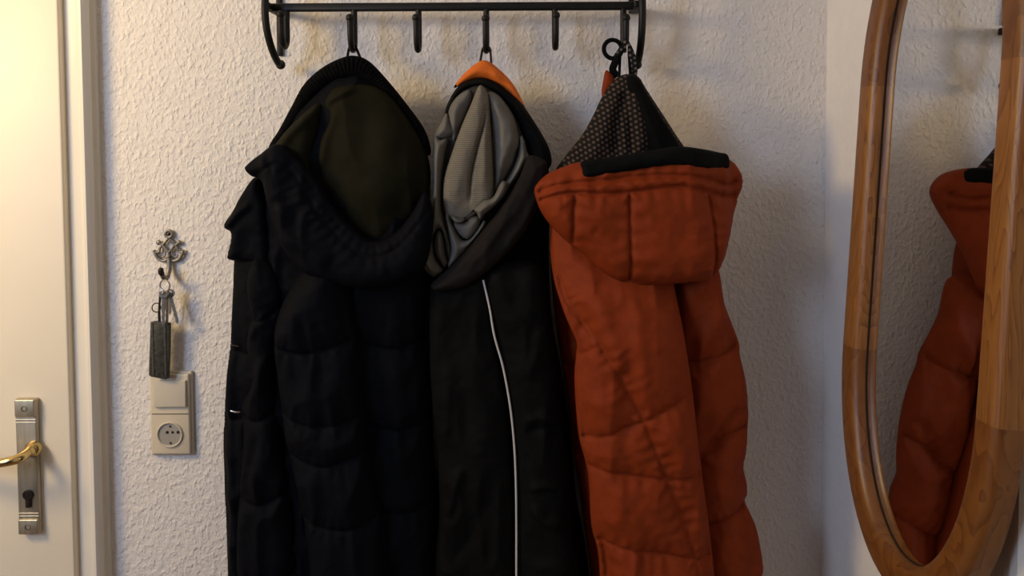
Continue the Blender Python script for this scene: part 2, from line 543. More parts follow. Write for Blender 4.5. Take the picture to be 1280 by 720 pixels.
# right-hand wall up to the doorway beside the camera
yd0 = PX(1268, 500, XW - 0.02).y
o = MB().box((XW, -3.2, -0.05), (XW + 0.12, 0.0, CEIL + 0.05)).build('wall_right', M['wall_r'], smooth=False)
tag(o, 'plain pale side wall carrying the oval mirror', 'wall', kind='structure')
o = MB().box((XL - 0.1, -3.2, -0.05), (XL, 0.0, CEIL + 0.05)).build('wall_left', M['wall_r'], smooth=False)
tag(o, 'plain pale side wall beyond the panel door', 'wall', kind='structure')
o = MB().box((XL - 0.1, -3.2, -0.06), (XW + 0.12, 0.12, 0.0)).build('floor', M['floor'], smooth=False)
tag(o, 'brown wooden floor of the hallway', 'floor', kind='structure')
o = MB().box((XL - 0.1, -3.2, CEIL), (XW + 0.12, 0.12, CEIL + 0.06)).build('ceiling', M['ceiling'], smooth=False)
tag(o, 'plain pale hallway ceiling', 'ceiling', kind='structure')

# door and its casing
DF, TF = 0.034, 0.022                         # how far door leaf and casing stand out
xe = P(83, 360, DF).x                         # door's closing edge
x_in = xe - 0.012
x_hi = P(110, 360, TF + 0.012).x
x_out = P(131, 360, 0).x
prof = [(x_in, 0.0), (x_in, -0.016), (P(88, 360, TF).x, -0.020), (P(92, 360, TF).x, -TF), (P(100, 360, TF).x, -TF), (x_hi - 0.012, -TF - 0.003), (x_hi - 0.005, -TF - 0.010),
        (x_hi, -TF - 0.011), (x_hi + 0.004, -TF - 0.007), (x_hi + 0.008, -TF), (x_out - 0.007, -0.012), (x_out - 0.001, -0.009), (x_out, 0.0)]
DW = 0.86
xl = xe - DW
z_top = 2.02
mb = MB()
mb.extrude_z(prof, 0.0, z_top + 0.06)
mb.extrude_z([(xl - (x - xe), y) for x, y in prof][::-1], 0.0, z_top + 0.06)
hp = [(z_top + (x - xe), y) for x, y in prof]
mb.loft([[(xl - 0.05, y, z) for z, y in hp], [(xe + 0.05, y, z) for z, y in hp]])
o = mb.build('trim_1', M['trim'], angle=25)
tag(o, 'moulded cream door casing beside the textured wall', 'door trim', kind='structure')
mb = MB().box((xl, -DF, 0.008), (xe, -0.001, z_top), 0.004)
door = mb.build('door_1', M['paint'], angle=30)
tag(door, 'cream painted door with a long metal handle plate', 'door', kind='structure')
sd = MB().box((xe - 0.006, -0.017, 0.01), (xe + 0.0045, -0.0145, z_top)).build('edge_shade', M['gap'], door, smooth=False)  # dark strip stands in for the shadow along the leaf's edge
sd['label'] = 'thin dark strip painted as the shadow along the closing edge'

# handle plate
pd = DF + 0.011
a = P(17.5, 499, pd); b_ = P(49.5, 668, pd)
xa, xb, za, zb = a.x, b_.x, b_.z, a.z
xc = (xa + xb) / 2
mb = MB().box((xa, -DF - 0.010, za), (xb, -DF, zb), 0.0025)
# raised end blocks with fine double lines
mb.box((xa + 0.001, -DF - 0.0135, zb - 0.031), (xb - 0.001, -DF - 0.006, zb - 0.0005), 0.0022)
mb.box((xa + 0.001, -DF - 0.0135, za + 0.0005), (xb - 0.001, -DF - 0.006, za + 0.027), 0.0022)
for zz in (zb - 0.036, zb - 0.041, za + 0.032, za + 0.037):
    mb.tube([(xa + 0.001, -DF - 0.010, zz), (xb - 0.001, -DF - 0.010, zz)], 0.0012, 8)
plate = mb.build('handle_plate', M['nickel'], door, angle=35)
for zz in (zb - 0.016, za + 0.014):
    s_ = MB().lathe_y((xc, 0, zz), [(0.0005, -DF - 0.0125), (0.0030, -DF - 0.0125), (0.0046, -DF - 0.0145), (0.0046, -DF - 0.0130)], 18)
    s_.build('screw', M['darkmetal'], plate, angle=40)
# keyhole cylinder
kz = P(35, 621, pd).z; kx = P(35.5, 621, pd).x
mb = MB().lathe_y((kx, 0, kz + 0.004), [(0.0085, -DF - 0.009), (0.0085, -DF - 0.014), (0.0078, -DF - 0.0146), (0.0005, -DF - 0.0146)], 26)
mb.box((kx - 0.005, -DF - 0.0142, kz - 0.019), (kx + 0.005, -DF - 0.009, kz + 0.002), 0.003)
kh = mb.build('lock_cylinder', M['darkmetal'], door, angle=40)
MB().box((kx - 0.0012, -DF - 0.0150, kz - 0.001), (kx + 0.0012, -DF - 0.0140, kz + 0.009)).build('key_slot', M['black'], kh, smooth=False)
# lever: collar, neck and a flowing lever
hz = P(40, 561, pd).z; hx = P(42, 561, pd).x
mb = MB().lathe_y((hx, 0, hz), [(0.0135, -DF - 0.009), (0.0135, -DF - 0.016), (0.0105, -DF - 0.0195), (0.0088, -DF - 0.022), (0.0088, -DF - 0.030)], 26)
pts = [(hx, -DF - 0.026, hz), (hx, -DF - 0.044, hz - 0.001), (hx - 0.008, -DF - 0.055, hz - 0.002), (hx - 0.024, -DF - 0.058, hz - 0.0045), (hx - 0.045, -DF - 0.058, hz - 0.0075),
       (hx - 0.075, -DF - 0.057, hz - 0.006), (hx - 0.105, -DF - 0.055, hz - 0.001), (hx - 0.122, -DF - 0.053, hz + 0.001), (hx - 0.128, -DF - 0.046, hz + 0.001)]
pp = np.array([tuple(p) for p in pts])
sm = [Vector(tuple(catmull(pp[:, [0, 1]], False, 6)[i]) + (catmull(pp[:, [0, 2]], False, 6)[i][1],)) for i in range(len(catmull(pp[:, [0, 1]], False, 6)))]
rr_ = [0.0086 - 0.0012 * math.sin(PI * i / (len(sm) - 1)) for i in range(len(sm))]
mb.tube(sm, rr_, 16)
mb.build('door_handle', M['brass'], door, angle=50)

# right-hand doorway: casing, then the door leaf towards the camera
y1 = PX(1258, 650, XW - 0.006).y
pr = [(y1, 0.0), (y1, 0.008), (y1 - 0.008, 0.013), (y1 - 0.024, 0.015), (y1 - 0.030, 0.021), (y1 - 0.044, 0.022), (y1 - 0.050, 0.016), (y1 - 0.066, 0.014), (y1 - 0.072, 0.008), (y1 - 0.080, 0.0)]
o = MB().loft([[(XW - t_, y_, 0.0) for y_, t_ in pr], [(XW - t_, y_, 2.1) for y_, t_ in pr]]).build('trim_2', M['trim'], angle=20)
tag(o, 'cream moulded door casing on the side wall just behind the oval mirror', 'door trim', kind='structure')
o = MB().box((XW - 0.010, y1 - 0.93, 0.006), (XW, y1 - 0.0815, 2.02), 0.003).build('door_2', M['paint'], angle=30)
tag(o, 'cream door beyond the casing on the side wall', 'door', kind='structure')

# ------------------------------------------------------------------ mirror
lean = math.radians(3.6)
twist = math.radians(1.2)
GX = 0.512                           # glass far edge on the view to pixel 1082,360
zf = PX(1090, 360, GX)
zn = PX(1226, 360, GX - 0.018)
uw = abs(zf.y - zn.y)                          # glass width
FW, FT, REC = 0.040, 0.030, 0.019
EB = 1.62                                      # the bends are a little longer than half-circles
uc = (zf.y + zn.y) / 2
rad_in = uw / 2
zt = (PX(1082, 83, GX + 0.012).z + PX(1247, 36, GX + 0.012).z) / 2
zb_ = (PX(1080, 450, GX - 0.008).z + PX(1216, 567, GX - 0.008).z) / 2
hs = (zt - zb_) / 2 * 0.84; zc = (zt + zb_) / 2
MC = Vector((GX + 0.001, uc - 0.004, zc))
lx = Vector((math.sin(lean), 0, math.cos(lean)))          # up along the glass
nx = Vector((-math.cos(lean), 0, math.sin(lean)))         # out of the glass into the room
def mp_(u, v, n):                                          # local u (towards camera = -y), v up, n off the glass
    u, v = u * math.cos(twist) - v * math.sin(twist), u * math.sin(twist) + v * math.cos(twist)
    return MC + Vector((0, -u, 0)) + lx * v + nx * n
mir = thing('oval_mirror', mp_(0, -hs - EB * rad_in - FW, 0), 'tall oval mirror in a brown pine frame on the side wall', 'mirror')
# frame cross-section (w out from the glass edge, n off the glass)
sec = [(-0.004, 0.001), (-0.004, 0.006), (-0.002, 0.013), (0.002, REC - 0.003), (0.006, REC - 0.0005), (0.010, REC), (FW - 0.010, REC), (FW - 0.005, REC - 0.0015), (FW - 0.0015, REC - 0.005), (FW, REC - 0.010), (FW, REC - FT), (-0.004, REC - FT)]
def seg_straight(sign):
    rings = []
    for k in range(9):
        v = -hs + 2 * hs * k / 8
        rings.append([mp_(sign * (rad_in + w), v, n) for w, n in sec])
    return MB().loft(rings)
def seg_bend(sign):
    rings = []
    for k in range(41):
        a = PI * k / 40
        nu_, nv_ = math.cos(a) * EB, math.sin(a)
        nl = math.hypot(nu_, nv_); nu_ /= nl; nv_ /= nl
        rings.append([mp_(rad_in * math.cos(a) + w * nu_, sign * (hs + EB * rad_in * math.sin(a) + w * nv_), n) for w, n in sec])
    return MB().loft(rings)
def rebate():
    r0 = []
    for w_, n_ in ((-0.0035, 0.0002), (-0.0056, 0.0002), (-0.0056, 0.0012), (-0.0035, 0.0012)):
        r0.append((w_, n_))
    rings = []
    path = [(k, 1) for k in range(41)] + [(40 - k, -1) for k in range(41)]
    for k, sg in path:
        a = PI * k / 40
        nu_, nv_ = math.cos(a) * EB, math.sin(a); nl = math.hypot(nu_, nv_); nu_ /= nl; nv_ /= nl
        rings.append([mp_(rad_in * math.cos(a) + w_ * nu_, sg * (hs + EB * rad_in * math.sin(a) + w_ * nv_), n_) for w_, n_ in r0])
    return MB().loft(rings, loop=True)
rebate().build('rebate_line', M['gap'], mir, angle=40)
seg_straight(1).build('frame_side', M['woodside'], mir, angle=50)
seg_straight(-1).build('frame_side', M['woodside'], mir, angle=50)
seg_bend(1).build('frame_bend', M['woodbend'], mir, angle=50)
seg_bend(-1).build('frame_bend', M['woodbend'], mir, angle=50)
def disc(n0, n1, rad):
    ol = [(rad * math.cos(PI * k / 40), hs + EB * rad * math.sin(PI * k / 40)) for k in range(41)] + [(-rad * math.cos(PI * k / 40), -hs - EB * rad * math.sin(PI * k / 40)) for k in range(41)]
    return MB().loft([[mp_(u, v, n0) for u, v in ol], [mp_(u, v, n1) for u, v in ol]])
disc(0.0, -0.004, rad_in + 0.001).build('mirror_glass', M['mirror'], mir, smooth=False)
bk = disc(REC - FT + 0.001, REC - FT - 0.006, rad_in + 0.012)
# cleats that carry it on the wall
for v, in_ in ((hs + rad_in * 0.5, 0), (-hs - rad_in * 0.5, 0)):
    p0 = mp_(-0.05, v - 0.02, REC - FT - 0.005); p1 = mp_(0.05, v + 0.02, REC - FT - 0.005)
    bk.box((min(p0.x, p1.x) - 0.001, min(p0.y, p1.y), p0.z), (XW, max(p0.y, p1.y), p1.z))
bk.build('backing_board', M['woodside'], mir, smooth=False)

# ------------------------------------------------------------------ coat rack
RY = 0.052                                    # rail stands off the wall
zr = P(570, 8.5, RY).z
rack = thing('coat_rack', P(570, 8.5, 0), 'black wrought-iron wall rack with a row of hooks above the coats', 'coat rack')
xl_, xr_ = P(333, 8, RY + 0.02).x, P(802, 8, RY + 0.02).x
def rod(mb, pts, r, n=10):
    pts = np.array([tuple(p) for p in pts]); a_ = catmull(pts[:, [0, 1]], False, 6); c_ = catmull(pts[:, [0, 2]], False, 6)
    return mb.tube([Vector((a_[i][0], a_[i][1], c_[i][1])) for i in range(len(a_))], r, n)
mb = MB().box((xl_ - 0.004, -RY - 0.005, zr - 0.007), (xr_ + 0.004, -RY + 0.005, zr + 0.007), 0.003)
mb.build('rail', M['iron'], rack)
# upper hat shelf above the frame, carried by the brackets
for xx, dx in ((xl_, 1), (xr_, -1)):
    mb = MB()
    zt_ = zr + 0.12
    tip = P(350.5, 80, 0.034) if dx > 0 else P(796.5, 80, 0.034)
    xb_ = tip.x
    e = xb_ - xx
    rod(mb, [(xx, -0.26, zt_), (xx, -0.16, zt_ - 0.01), (xx, -0.095, zt_ - 0.05), (xx, -RY - 0.026, zr + 0.02), (xx, -RY - 0.028, zr - 0.006), (xx + 0.10 * e, -RY - 0.027, zr - 0.030), (xx + 0.30 * e, -RY - 0.022, zr - 0.052), (xx + 0.58 * e, -RY - 0.010, zr - 0.073), (xx + 0.88 * e, -RY + 0.008, zr - 0.090), (xb_, -0.034, tip.z)], 0.0062)
    mb.ball((xb_, -0.033, tip.z - 0.001), 0.0082)
    xw_ = P(347.5, 30, 0.012).x if dx > 0 else P(790, 30, 0.012).x
    mb.box((xw_ - 0.005, -0.006, zr - (0.075 if dx > 0 else -0.012)), (xw_ + 0.005, 0, zt_ + 0.03), 0.002)
    rod(mb, [(xw_, -0.004, zt_), (xw_, -0.10, zt_ + 0.001), (xx, -0.26, zt_)], 0.005)
    mb.box((min(xx, xw_) - 0.005, -RY - 0.02, zr - 0.006), (max(xx, xw_) + 0.005, -0.003, zr + 0.006), 0.002)
    mb.build('bracket', M['iron'], rack, angle=50)
for yy in (0.06, 0.255):
    MB().tube([(xl_ - 0.006, -yy, zr + 0.128), (xr_ + 0.006, -yy, zr + 0.128)], 0.005, 10).build('shelf_bar', M['iron'], rack)
hooks = [(358.5, 62), (443, 66), (523.5, 66), (608, 67), (693.5, 63), (779, 66)]
HB = {}
for hx_, hb_ in hooks:
    x_ = P(hx_, 40, RY).x
    zbot = P(hx_, hb_, RY + 0.018).z + 0.005
    mb = MB()
    rod(mb, [(x_, -RY, zr - 0.004), (x_, -RY, zr - 0.03), (x_, -RY, zbot + 0.016), (x_, -RY - 0.004, zbot + 0.006), (x_, -RY - 0.014, zbot), (x_, -RY - 0.025, zbot + 0.005), (x_, -RY - 0.031, zbot + 0.018), (x_, -RY - 0.033, zbot + 0.036), (x_, -RY - 0.034, zbot + 0.047)], 0.0052)
    mb.ball((x_, -RY - 0.034, zbot + 0.050), 0.0068)
    mb.build('hook', M['iron'], rack, angle=60)
    HB[hx_] = (x_, zbot)

def loop(parent, hk, pl, pr_, d, mat, r=0.0022):
    """hanger loop over a hook of the rack"""
    x_, zb0 = HB[hk]
    top = zb0 + 0.0052 + r
    y_ = -RY - 0.014
    a, b2 = P(*pl, d), P(*pr_, d)
    pts = [a, Vector((x_ - 0.0068, y_ - 0.001, top - 0.007)), Vector((x_ - 0.004, y_, top - 0.001)), Vector((x_, y_, top)), Vector((x_ + 0.004, y_, top - 0.001)), Vector((x_ + 0.0068, y_ - 0.001, top - 0.007)), b2]
    mb = MB(); rod(mb, pts, r, 8)
    return mb.build('hanger_loop', mat, parent)

# ------------------------------------------------------------------ navy coat
def leanP(x, z):
    # the chest falls forward from the collar
    z1_, z0_ = P(800, 270, 0.19).z, P(800, 430, 0.19).z
    return -0.062 * sstep((z - z0_) / (z1_ - z0_))
def leanS(x, z):
    return 0.25 * leanP(x, z)
A = thing('winter_coat', P(420, 900, 0.1), 'dark navy quilted winter coat with an olive-lined hood hanging on the rack', 'coat')
cloth('body', M['navy'], A, [(332, 205), (308, 240), (296, 300), (293, 360), (290, 420), (285, 470), (281, 540), (283, 620), (287, 720), (289, 800), (290, 890), (360, 905), (450, 908), (550, 895), (549, 800), (548, 720), (547, 620), (541, 540), (539, 450), (541, 360), (539, 280), (535, 205), (521, 165), (500, 130), (472, 100), (440, 88), (410, 95), (378, 125), (352, 170)],
      0.10, 0.050, 0.070, 0.07, seams=[[(285, 430), (320, 436), (350, 430)], [(282, 520), (320, 512)], [(455, 420), (500, 428), (545, 418)], [(458, 520), (500, 527), (545, 520)], [(470, 620), (510, 628), (550, 618)], [(480, 715), (515, 722), (552, 712)]],
      folds=[([(300, 340), (296, 460), (300, 640), (302, 860)], 0.010, 0.010), ([(500, 350), (505, 480), (500, 640)], 0.006, 0.02)], seed=3, noise=0.006)
cloth('front_panel', M['navy'], A, [(322, 318), (348, 330), (362, 372), (352, 430), (352, 510), (366, 600), (374, 700), (378, 800), (378, 888), (304, 888), (300, 800), (297, 710), (300, 620), (306, 545), (303, 508), (318, 470), (310, 430), (314, 390), (310, 350)],
      0.135, 0.035, 0.035, 0.035, seams=[[(306, 392), (330, 398), (356, 380)], [(300, 512), (325, 520), (356, 508)], [(296, 615), (330, 622), (368, 608)], [(296, 715), (335, 722), (378, 708)]],
      folds=[([(318, 420), (330, 400), (342, 385)], 0.006, 0.008), ([(312, 505), (330, 470), (345, 430)], 0.007, 0.010), ([(310, 600), (325, 560), (330, 530)], -0.006, 0.008)], seed=5, noise=0.007)
cloth('sleeve', M['navy'], A, [(378, 340), (402, 326), (432, 340), (446, 420), (453, 500), (466, 580), (479, 660), (486, 760), (478, 850), (468, 868), (408, 870), (398, 850), (393, 770), (386, 680), (371, 600), (357, 540), (349, 470), (343, 420), (356, 374)],
      0.150, 0.045, 0.045, 0.05, seams=[[(342, 425), (385, 436), (450, 420)], [(352, 510), (400, 524), (460, 516)], [(368, 562), (410, 572), (465, 560)], [(382, 640), (430, 650), (478, 640)], [(388, 735), (435, 744), (486, 732)]],
      folds=[([(372, 372), (380, 420), (400, 500)], 0.006, 0.010), ([(360, 400), (352, 440), (356, 500)], 0.006, 0.006)], seed=8, noise=0.007)
cloth('side_flap', M['navy'], A, [(318, 222), (330, 232), (338, 270), (342, 328), (320, 329), (300, 327), (286, 324), (285, 318), (289, 300), (289, 290), (282, 286), (281, 279), (291, 264), (301, 245)],
      0.135, 0.018, 0.02, 0.02, folds=[([(285, 285), (305, 262), (322, 255)], 0.007, 0.006)], seed=12, noise=0.004, step=0.003)
cloth('hood_lining', M['olive'], A, [(418, 110), (450, 104), (482, 114), (508, 145), (529, 180), (538, 212), (535, 248), (518, 275), (492, 303), (470, 312), (446, 298), (422, 270), (400, 236), (397, 205), (400, 178), (410, 150), (404, 134)],
      0.125, 0.040, 0.03, 0.06, folds=[([(408, 132), (425, 122), (450, 110)], 0.008, 0.006), ([(404, 215), (412, 170), (430, 130)], 0.007, 0.010), ([(470, 260), (490, 200), (485, 140)], 0.006, 0.030), ([(450, 280), (500, 260), (530, 220)], -0.004, 0.02)], seed=14, noise=0.006, nscale=9)
cloth('hood_lining', M['olive'], A, [(336, 196), (352, 170), (375, 146), (398, 128), (407, 138), (398, 170), (392, 202), (396, 232), (380, 216), (362, 202), (348, 196)],
      0.132, 0.024, 0.02, 0.02, folds=[([(352, 190), (370, 165), (395, 140)], 0.006, 0.008)], seed=17, noise=0.004)
cloth('collar', M['rib'], A, [(336, 184), (350, 160), (366, 130), (381, 104), (402, 85), (425, 73), (443, 69.5), (462, 77), (486, 102), (510, 132), (531, 162), (539, 190), (530, 192), (514, 160), (494, 130), (470, 108), (445, 99), (420, 104), (396, 122), (376, 152), (354, 182), (342, 194)],
      0.115, 0.016, 0.02, 0.016, ribs=([(338, 190), (358, 156), (390, 110), (418, 90), (443, 84), (466, 92), (492, 118), (520, 158), (534, 190)], 0.0022, 0.0062), noise=0.001, seed=20, step=0.0024)
cloth('hood', M['navy'], A, [(306, 211), (312, 203), (325, 193), (345, 180), (366, 190), (386, 210), (404, 238), (424, 266), (446, 288), (468, 301), (492, 293), (514, 268), (531, 240), (541, 262), (540, 300), (530, 335), (505, 352), (465, 360), (430, 358), (398, 350), (374, 336), (356, 314), (344, 286), (334, 252), (327, 226), (314, 220)],
      0.168, 0.028, 0.040, 0.035, seams=[[(325, 218), (352, 204), (372, 218), (390, 248), (412, 280), (440, 306), (466, 319), (496, 310), (520, 285), (536, 262)]], q=0.005, pucker=0.0017, plam=0.015,
      folds=[([(340, 260), (360, 250), (385, 270)], -0.006, 0.008), ([(350, 300), (380, 300), (420, 330)], 0.006, 0.012), ([(345, 235), (360, 275), (380, 320)], 0.005, 0.01)], seed=22, noise=0.006)
loop(A, 443, (434, 74), (451, 74), 0.10, M['rib'])
mb = MB(); q0, q1 = P(288.5, 513.5, 0.150), P(300, 515, 0.150)
mb.tube([q0, (q0 + q1) / 2 + Vector((0, -0.001, -0.0006)), q1], [0.0014, 0.0017, 0.0012], 8)
z_ = mb.build('snap', M['steel'], A); z_['label'] = 'small bright metal snap'
# the strap of the snap reaches the panel behind it
q0 = P(288, 431, 0.140); q1 = P(298, 433, 0.140)
MB().tube([q0, q1], 0.0012, 8).build('snap', M['darkmetal'], A)

# ------------------------------------------------------------------ black jacket with grey hood lining
B = thing('hooded_jacket', P(640, 860, 0.1), 'black jacket with grey-lined hood, bright orange collar facing and thin white piping', 'jacket')
cloth('body', M['blackshell'], B, [(562, 150), (583, 108), (606, 94), (634, 112), (660, 150), (684, 200), (687, 260), (686, 320), (690, 400), (703, 470), (713, 540), (720, 620), (733, 690), (740, 760), (744, 850), (640, 862), (546, 855), (541, 760), (543, 690), (545, 640), (546, 560), (540, 500), (537, 430), (540, 360), (548, 300), (548, 220)],
      0.085, 0.030, 0.055, 0.05, seed=31, noise=0.006)
cloth('front_panel', M['blackshell'], B, [(541, 350), (575, 345), (612, 335), (624, 420), (637, 500), (645, 600), (647, 720), (648, 845), (600, 850), (548, 845), (544, 760), (545, 690), (549, 640), (546, 560), (540, 500), (537, 430)],
      0.125, 0.026, 0.03, 0.03, folds=[([(560, 640), (570, 600), (580, 570)], 0.008, 0.008), ([(545, 560), (560, 520), (562, 440)], 0.006, 0.012), ([(590, 400), (600, 520), (600, 700)], 0.005, 0.02), ([(560, 700), (590, 660), (610, 600)], -0.005, 0.012)], seed=33, noise=0.006)
cloth('sleeve', M['blackshell'], B, [(606, 340), (648, 325), (678, 336), (690, 400), (698, 470), (709, 560), (716, 640), (726, 720), (731, 840), (700, 846), (652, 842), (647, 720), (645, 600), (636, 500), (621, 420)],
      0.130, 0.036, 0.03, 0.04, folds=[([(652, 518), (680, 511), (706, 522)], 0.006, 0.007), ([(655, 532), (682, 526), (704, 535)], -0.005, 0.006), ([(656, 600), (680, 594), (700, 600)], 0.006, 0.006), ([(660, 616), (680, 636), (706, 642)], 0.007, 0.007), ([(656, 470), (668, 440), (676, 400)], 0.006, 0.01), ([(662, 700), (690, 690), (716, 700)], 0.005, 0.010)], seed=35, noise=0.006)
pl = catmull([(604, 350), (612, 385), (618, 420), (629, 460), (638, 510), (643, 560), (645, 610), (645.5, 660), (645.5, 718), (646, 800), (647, 838)], False, 8)
pi_ = MB().tube([P(a_, c_, 0.150) for a_, c_ in pl], 0.0017, 8).build('piping', M['piping'], B)
pi_['label'] = 'thin white reflective piping'
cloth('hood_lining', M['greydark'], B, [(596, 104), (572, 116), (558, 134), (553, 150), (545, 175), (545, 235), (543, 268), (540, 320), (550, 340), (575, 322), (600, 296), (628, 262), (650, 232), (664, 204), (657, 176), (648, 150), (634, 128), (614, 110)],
      0.108, 0.016, 0.03, 0.03, seed=40, noise=0.003, step=0.0034)  # dark backing, so gaps between the folds look like shaded creases
# left pleats of the lining
cloth('hood_lining', M['grey'], B, [(588, 112), (573, 119), (562, 134), (560, 150), (562, 165), (567, 178), (572, 172), (581, 150), (590, 128)], 0.118, 0.016, 0.02, 0.018,
      folds=[([(575, 122), (566, 145), (568, 170)], 0.005, 0.008)], seed=141, noise=0.003, step=0.0028)
cloth('hood_lining', M['grey'], B, [(559, 140), (552, 152), (544, 166), (543, 172), (552, 174), (562, 172), (570, 166), (565, 155)], 0.120, 0.014, 0.02, 0.014,
      folds=[([(546, 168), (556, 158), (562, 148)], 0.004, 0.006)], seed=142, noise=0.002, step=0.0028)
cloth('hood_lining', M['grey'], B, [(543, 170), (551, 174), (560, 173), (557, 190), (554, 215), (553, 240), (554, 262), (559, 280), (564, 296), (568, 312), (562, 326), (558, 318), (555, 300), (550, 286), (544, 290), (541, 302), (543, 318), (550, 330), (556, 338), (543, 346), (529, 334), (525, 315), (531, 293), (538, 268), (541, 236), (541, 200)], 0.122, 0.026, 0.025, 0.022,
      folds=[([(546, 178), (546, 230), (543, 275)], 0.007, 0.007), ([(533, 300), (534, 320), (545, 338)], 0.007, 0.006), ([(553, 245), (556, 280), (562, 310)], 0.006, 0.005), ([(527, 312), (530, 330), (540, 340)], -0.004, 0.004)], seed=143, noise=0.004, step=0.0028)
cloth('hood_lining', M['grey'], B, [(547, 288), (553, 290), (556, 304), (558, 320), (562, 329), (556, 336), (549, 327), (543, 314), (543, 300)], 0.126, 0.012, 0.02, 0.010, folds=[([(549, 292), (550, 310), (557, 328)], 0.003, 0.005)], seed=144, noise=0.002, step=0.0026)
# right half below the collar
cloth('hood_lining', M['grey'], B, [(610, 114), (622, 118), (634, 132), (643, 148), (648, 166), (650, 178), (646, 190), (640, 208), (630, 224), (623, 238), (615, 244), (616, 225), (614, 190), (612, 150), (607, 122)], 0.122, 0.020, 0.02, 0.02,
      folds=[([(616, 122), (630, 160), (622, 225)], 0.006, 0.008), ([(634, 136), (640, 165), (632, 205)], 0.005, 0.007)], seed=145, noise=0.003, step=0.0028)
cloth('hood_lining', M['grey'], B, [(650, 168), (656, 176), (658, 188), (662, 198), (654, 214), (640, 232), (628, 248), (618, 258), (622, 244), (633, 226), (642, 208), (648, 190)], 0.124, 0.018, 0.02, 0.014,
      folds=[([(654, 185), (645, 212), (628, 240)], 0.005, 0.006)], seed=146, noise=0.002, step=0.0028)
# knitted middle panel with a deep crease
cloth('hood_lining', M['greyknit'], B, [(598, 108), (589, 130), (578, 155), (567, 185), (557, 215), (554, 238), (555, 262), (562, 273), (580, 277), (594, 270), (606, 258), (616, 250), (617, 220), (615, 180), (613, 150), (611, 122), (605, 109)],
      0.134, 0.017, 0.02, 0.013, folds=[([(611, 116), (606, 150), (593, 200), (588, 230), (588, 262)], -0.010, 0.0030), ([(598, 125), (590, 170), (575, 220), (570, 262)], 0.005, 0.012), ([(612, 135), (608, 190), (602, 244)], 0.006, 0.008)], seed=44, noise=0.003, step=0.0026)
# turned-up folds across the bottom
cloth('hood_lining', M['grey'], B, [(564, 268), (578, 273), (592, 262), (604, 251), (616, 247), (625, 230), (630, 226), (634, 231), (630, 244), (618, 258), (606, 268), (600, 275), (594, 264), (584, 270), (578, 278), (568, 278)],
      0.150, 0.015, 0.02, 0.010, folds=[([(572, 272), (590, 266), (606, 258), (628, 232)], 0.005, 0.004)], seed=47, noise=0.002, step=0.0026)
cloth('hood_lining', M['grey'], B, [(560, 262), (566, 280), (576, 298), (584, 300), (592, 292), (602, 278), (608, 272), (604, 286), (590, 304), (575, 322), (560, 334), (564, 312), (560, 290), (556, 270)],
      0.140, 0.016, 0.02, 0.012, folds=[([(562, 272), (570, 300), (566, 322)], 0.005, 0.006)], seed=147, noise=0.003, step=0.0026)
cloth('hood_lining', M['grey'], B, [(567, 278), (580, 277), (590, 271), (600, 272), (598, 284), (588, 298), (580, 298), (572, 290)], 0.142, 0.012, 0.02, 0.012, seed=148, noise=0.002, step=0.0026)
cloth('collar_facing', M['orangefacing'], B, [(567, 110), (574, 99), (583, 89), (594, 80), (603, 75.5), (613, 78), (629, 91), (642, 106), (652, 124), (656, 136), (643, 124), (629, 111), (615, 102), (602, 99), (590, 101), (578, 106)],
      0.100, 0.012, 0.02, 0.012, folds=[([(580, 98), (602, 88), (630, 104)], 0.003, 0.008)], seed=50, noise=0.002, step=0.003)
cloth('hood', M['blackshell'], B, [(556, 140), (562, 124), (571, 110), (582, 102), (602, 97), (620, 103), (636, 116), (650, 127), (664, 146), (680, 172), (688, 190), (689, 206), (678, 216), (664, 206), (656, 180), (645, 150), (634, 132), (618, 117), (602, 110), (586, 112), (573, 122), (564, 140), (558, 152)],
      0.108, 0.016, 0.03, 0.014, folds=[([(640, 120), (662, 152), (682, 196)], 0.005, 0.008)], seed=52, noise=0.003, step=0.003)
cloth('hood_facing', M['charcoal'], B, [(660, 196), (672, 196), (684, 205), (680, 232), (672, 258), (658, 286), (636, 314), (606, 342), (575, 360), (548, 364), (538, 358), (545, 349), (566, 330), (592, 302), (616, 272), (636, 244), (650, 220)],
      0.150, 0.022, 0.035, 0.025, folds=[([(655, 210), (632, 258), (590, 312), (556, 350)], 0.006, 0.006), ([(670, 215), (655, 262), (610, 318)], -0.005, 0.010), ([(640, 260), (610, 305), (580, 335)], 0.004, 0.006)], seed=55, noise=0.004)
loop(B, 608, (600, 80), (614, 80), 0.092, M['darkmetal'], 0.0020)

# ------------------------------------------------------------------ rust-orange puffer coat
O_ = thing('puffer_coat', P(820, 880, 0.1), 'rust-orange quilted puffer coat with its hood folded down over black mesh lining', 'coat')
def leanO(x, z):
    # the ends of the hood's rim curve back round the neck towards the wall
    zr_, xr2 = P(800, 225, 0.19).z, P(925, 225, 0.19).x
    return -0.062 * sstep((x - (xr2 - 0.085)) / 0.085) * sstep(1 - (zr_ - z) / 0.13)
cloth('body', M['orange'], O_, [(700, 275), (690, 300), (690, 360), (697, 420), (706, 480), (716, 560), (728, 640), (738, 720), (742, 800), (745, 872), (820, 880), (880, 876), (875, 780), (868, 680), (862, 560), (852, 460), (846, 370), (850, 290), (830, 230), (790, 190), (740, 225)],
      0.085, 0.035, 0.060, 0.05, seams=[[(692, 452), (715, 455), (740, 448)], [(712, 560), (740, 566)], [(728, 660), (760, 664)]], seed=61, noise=0.005)
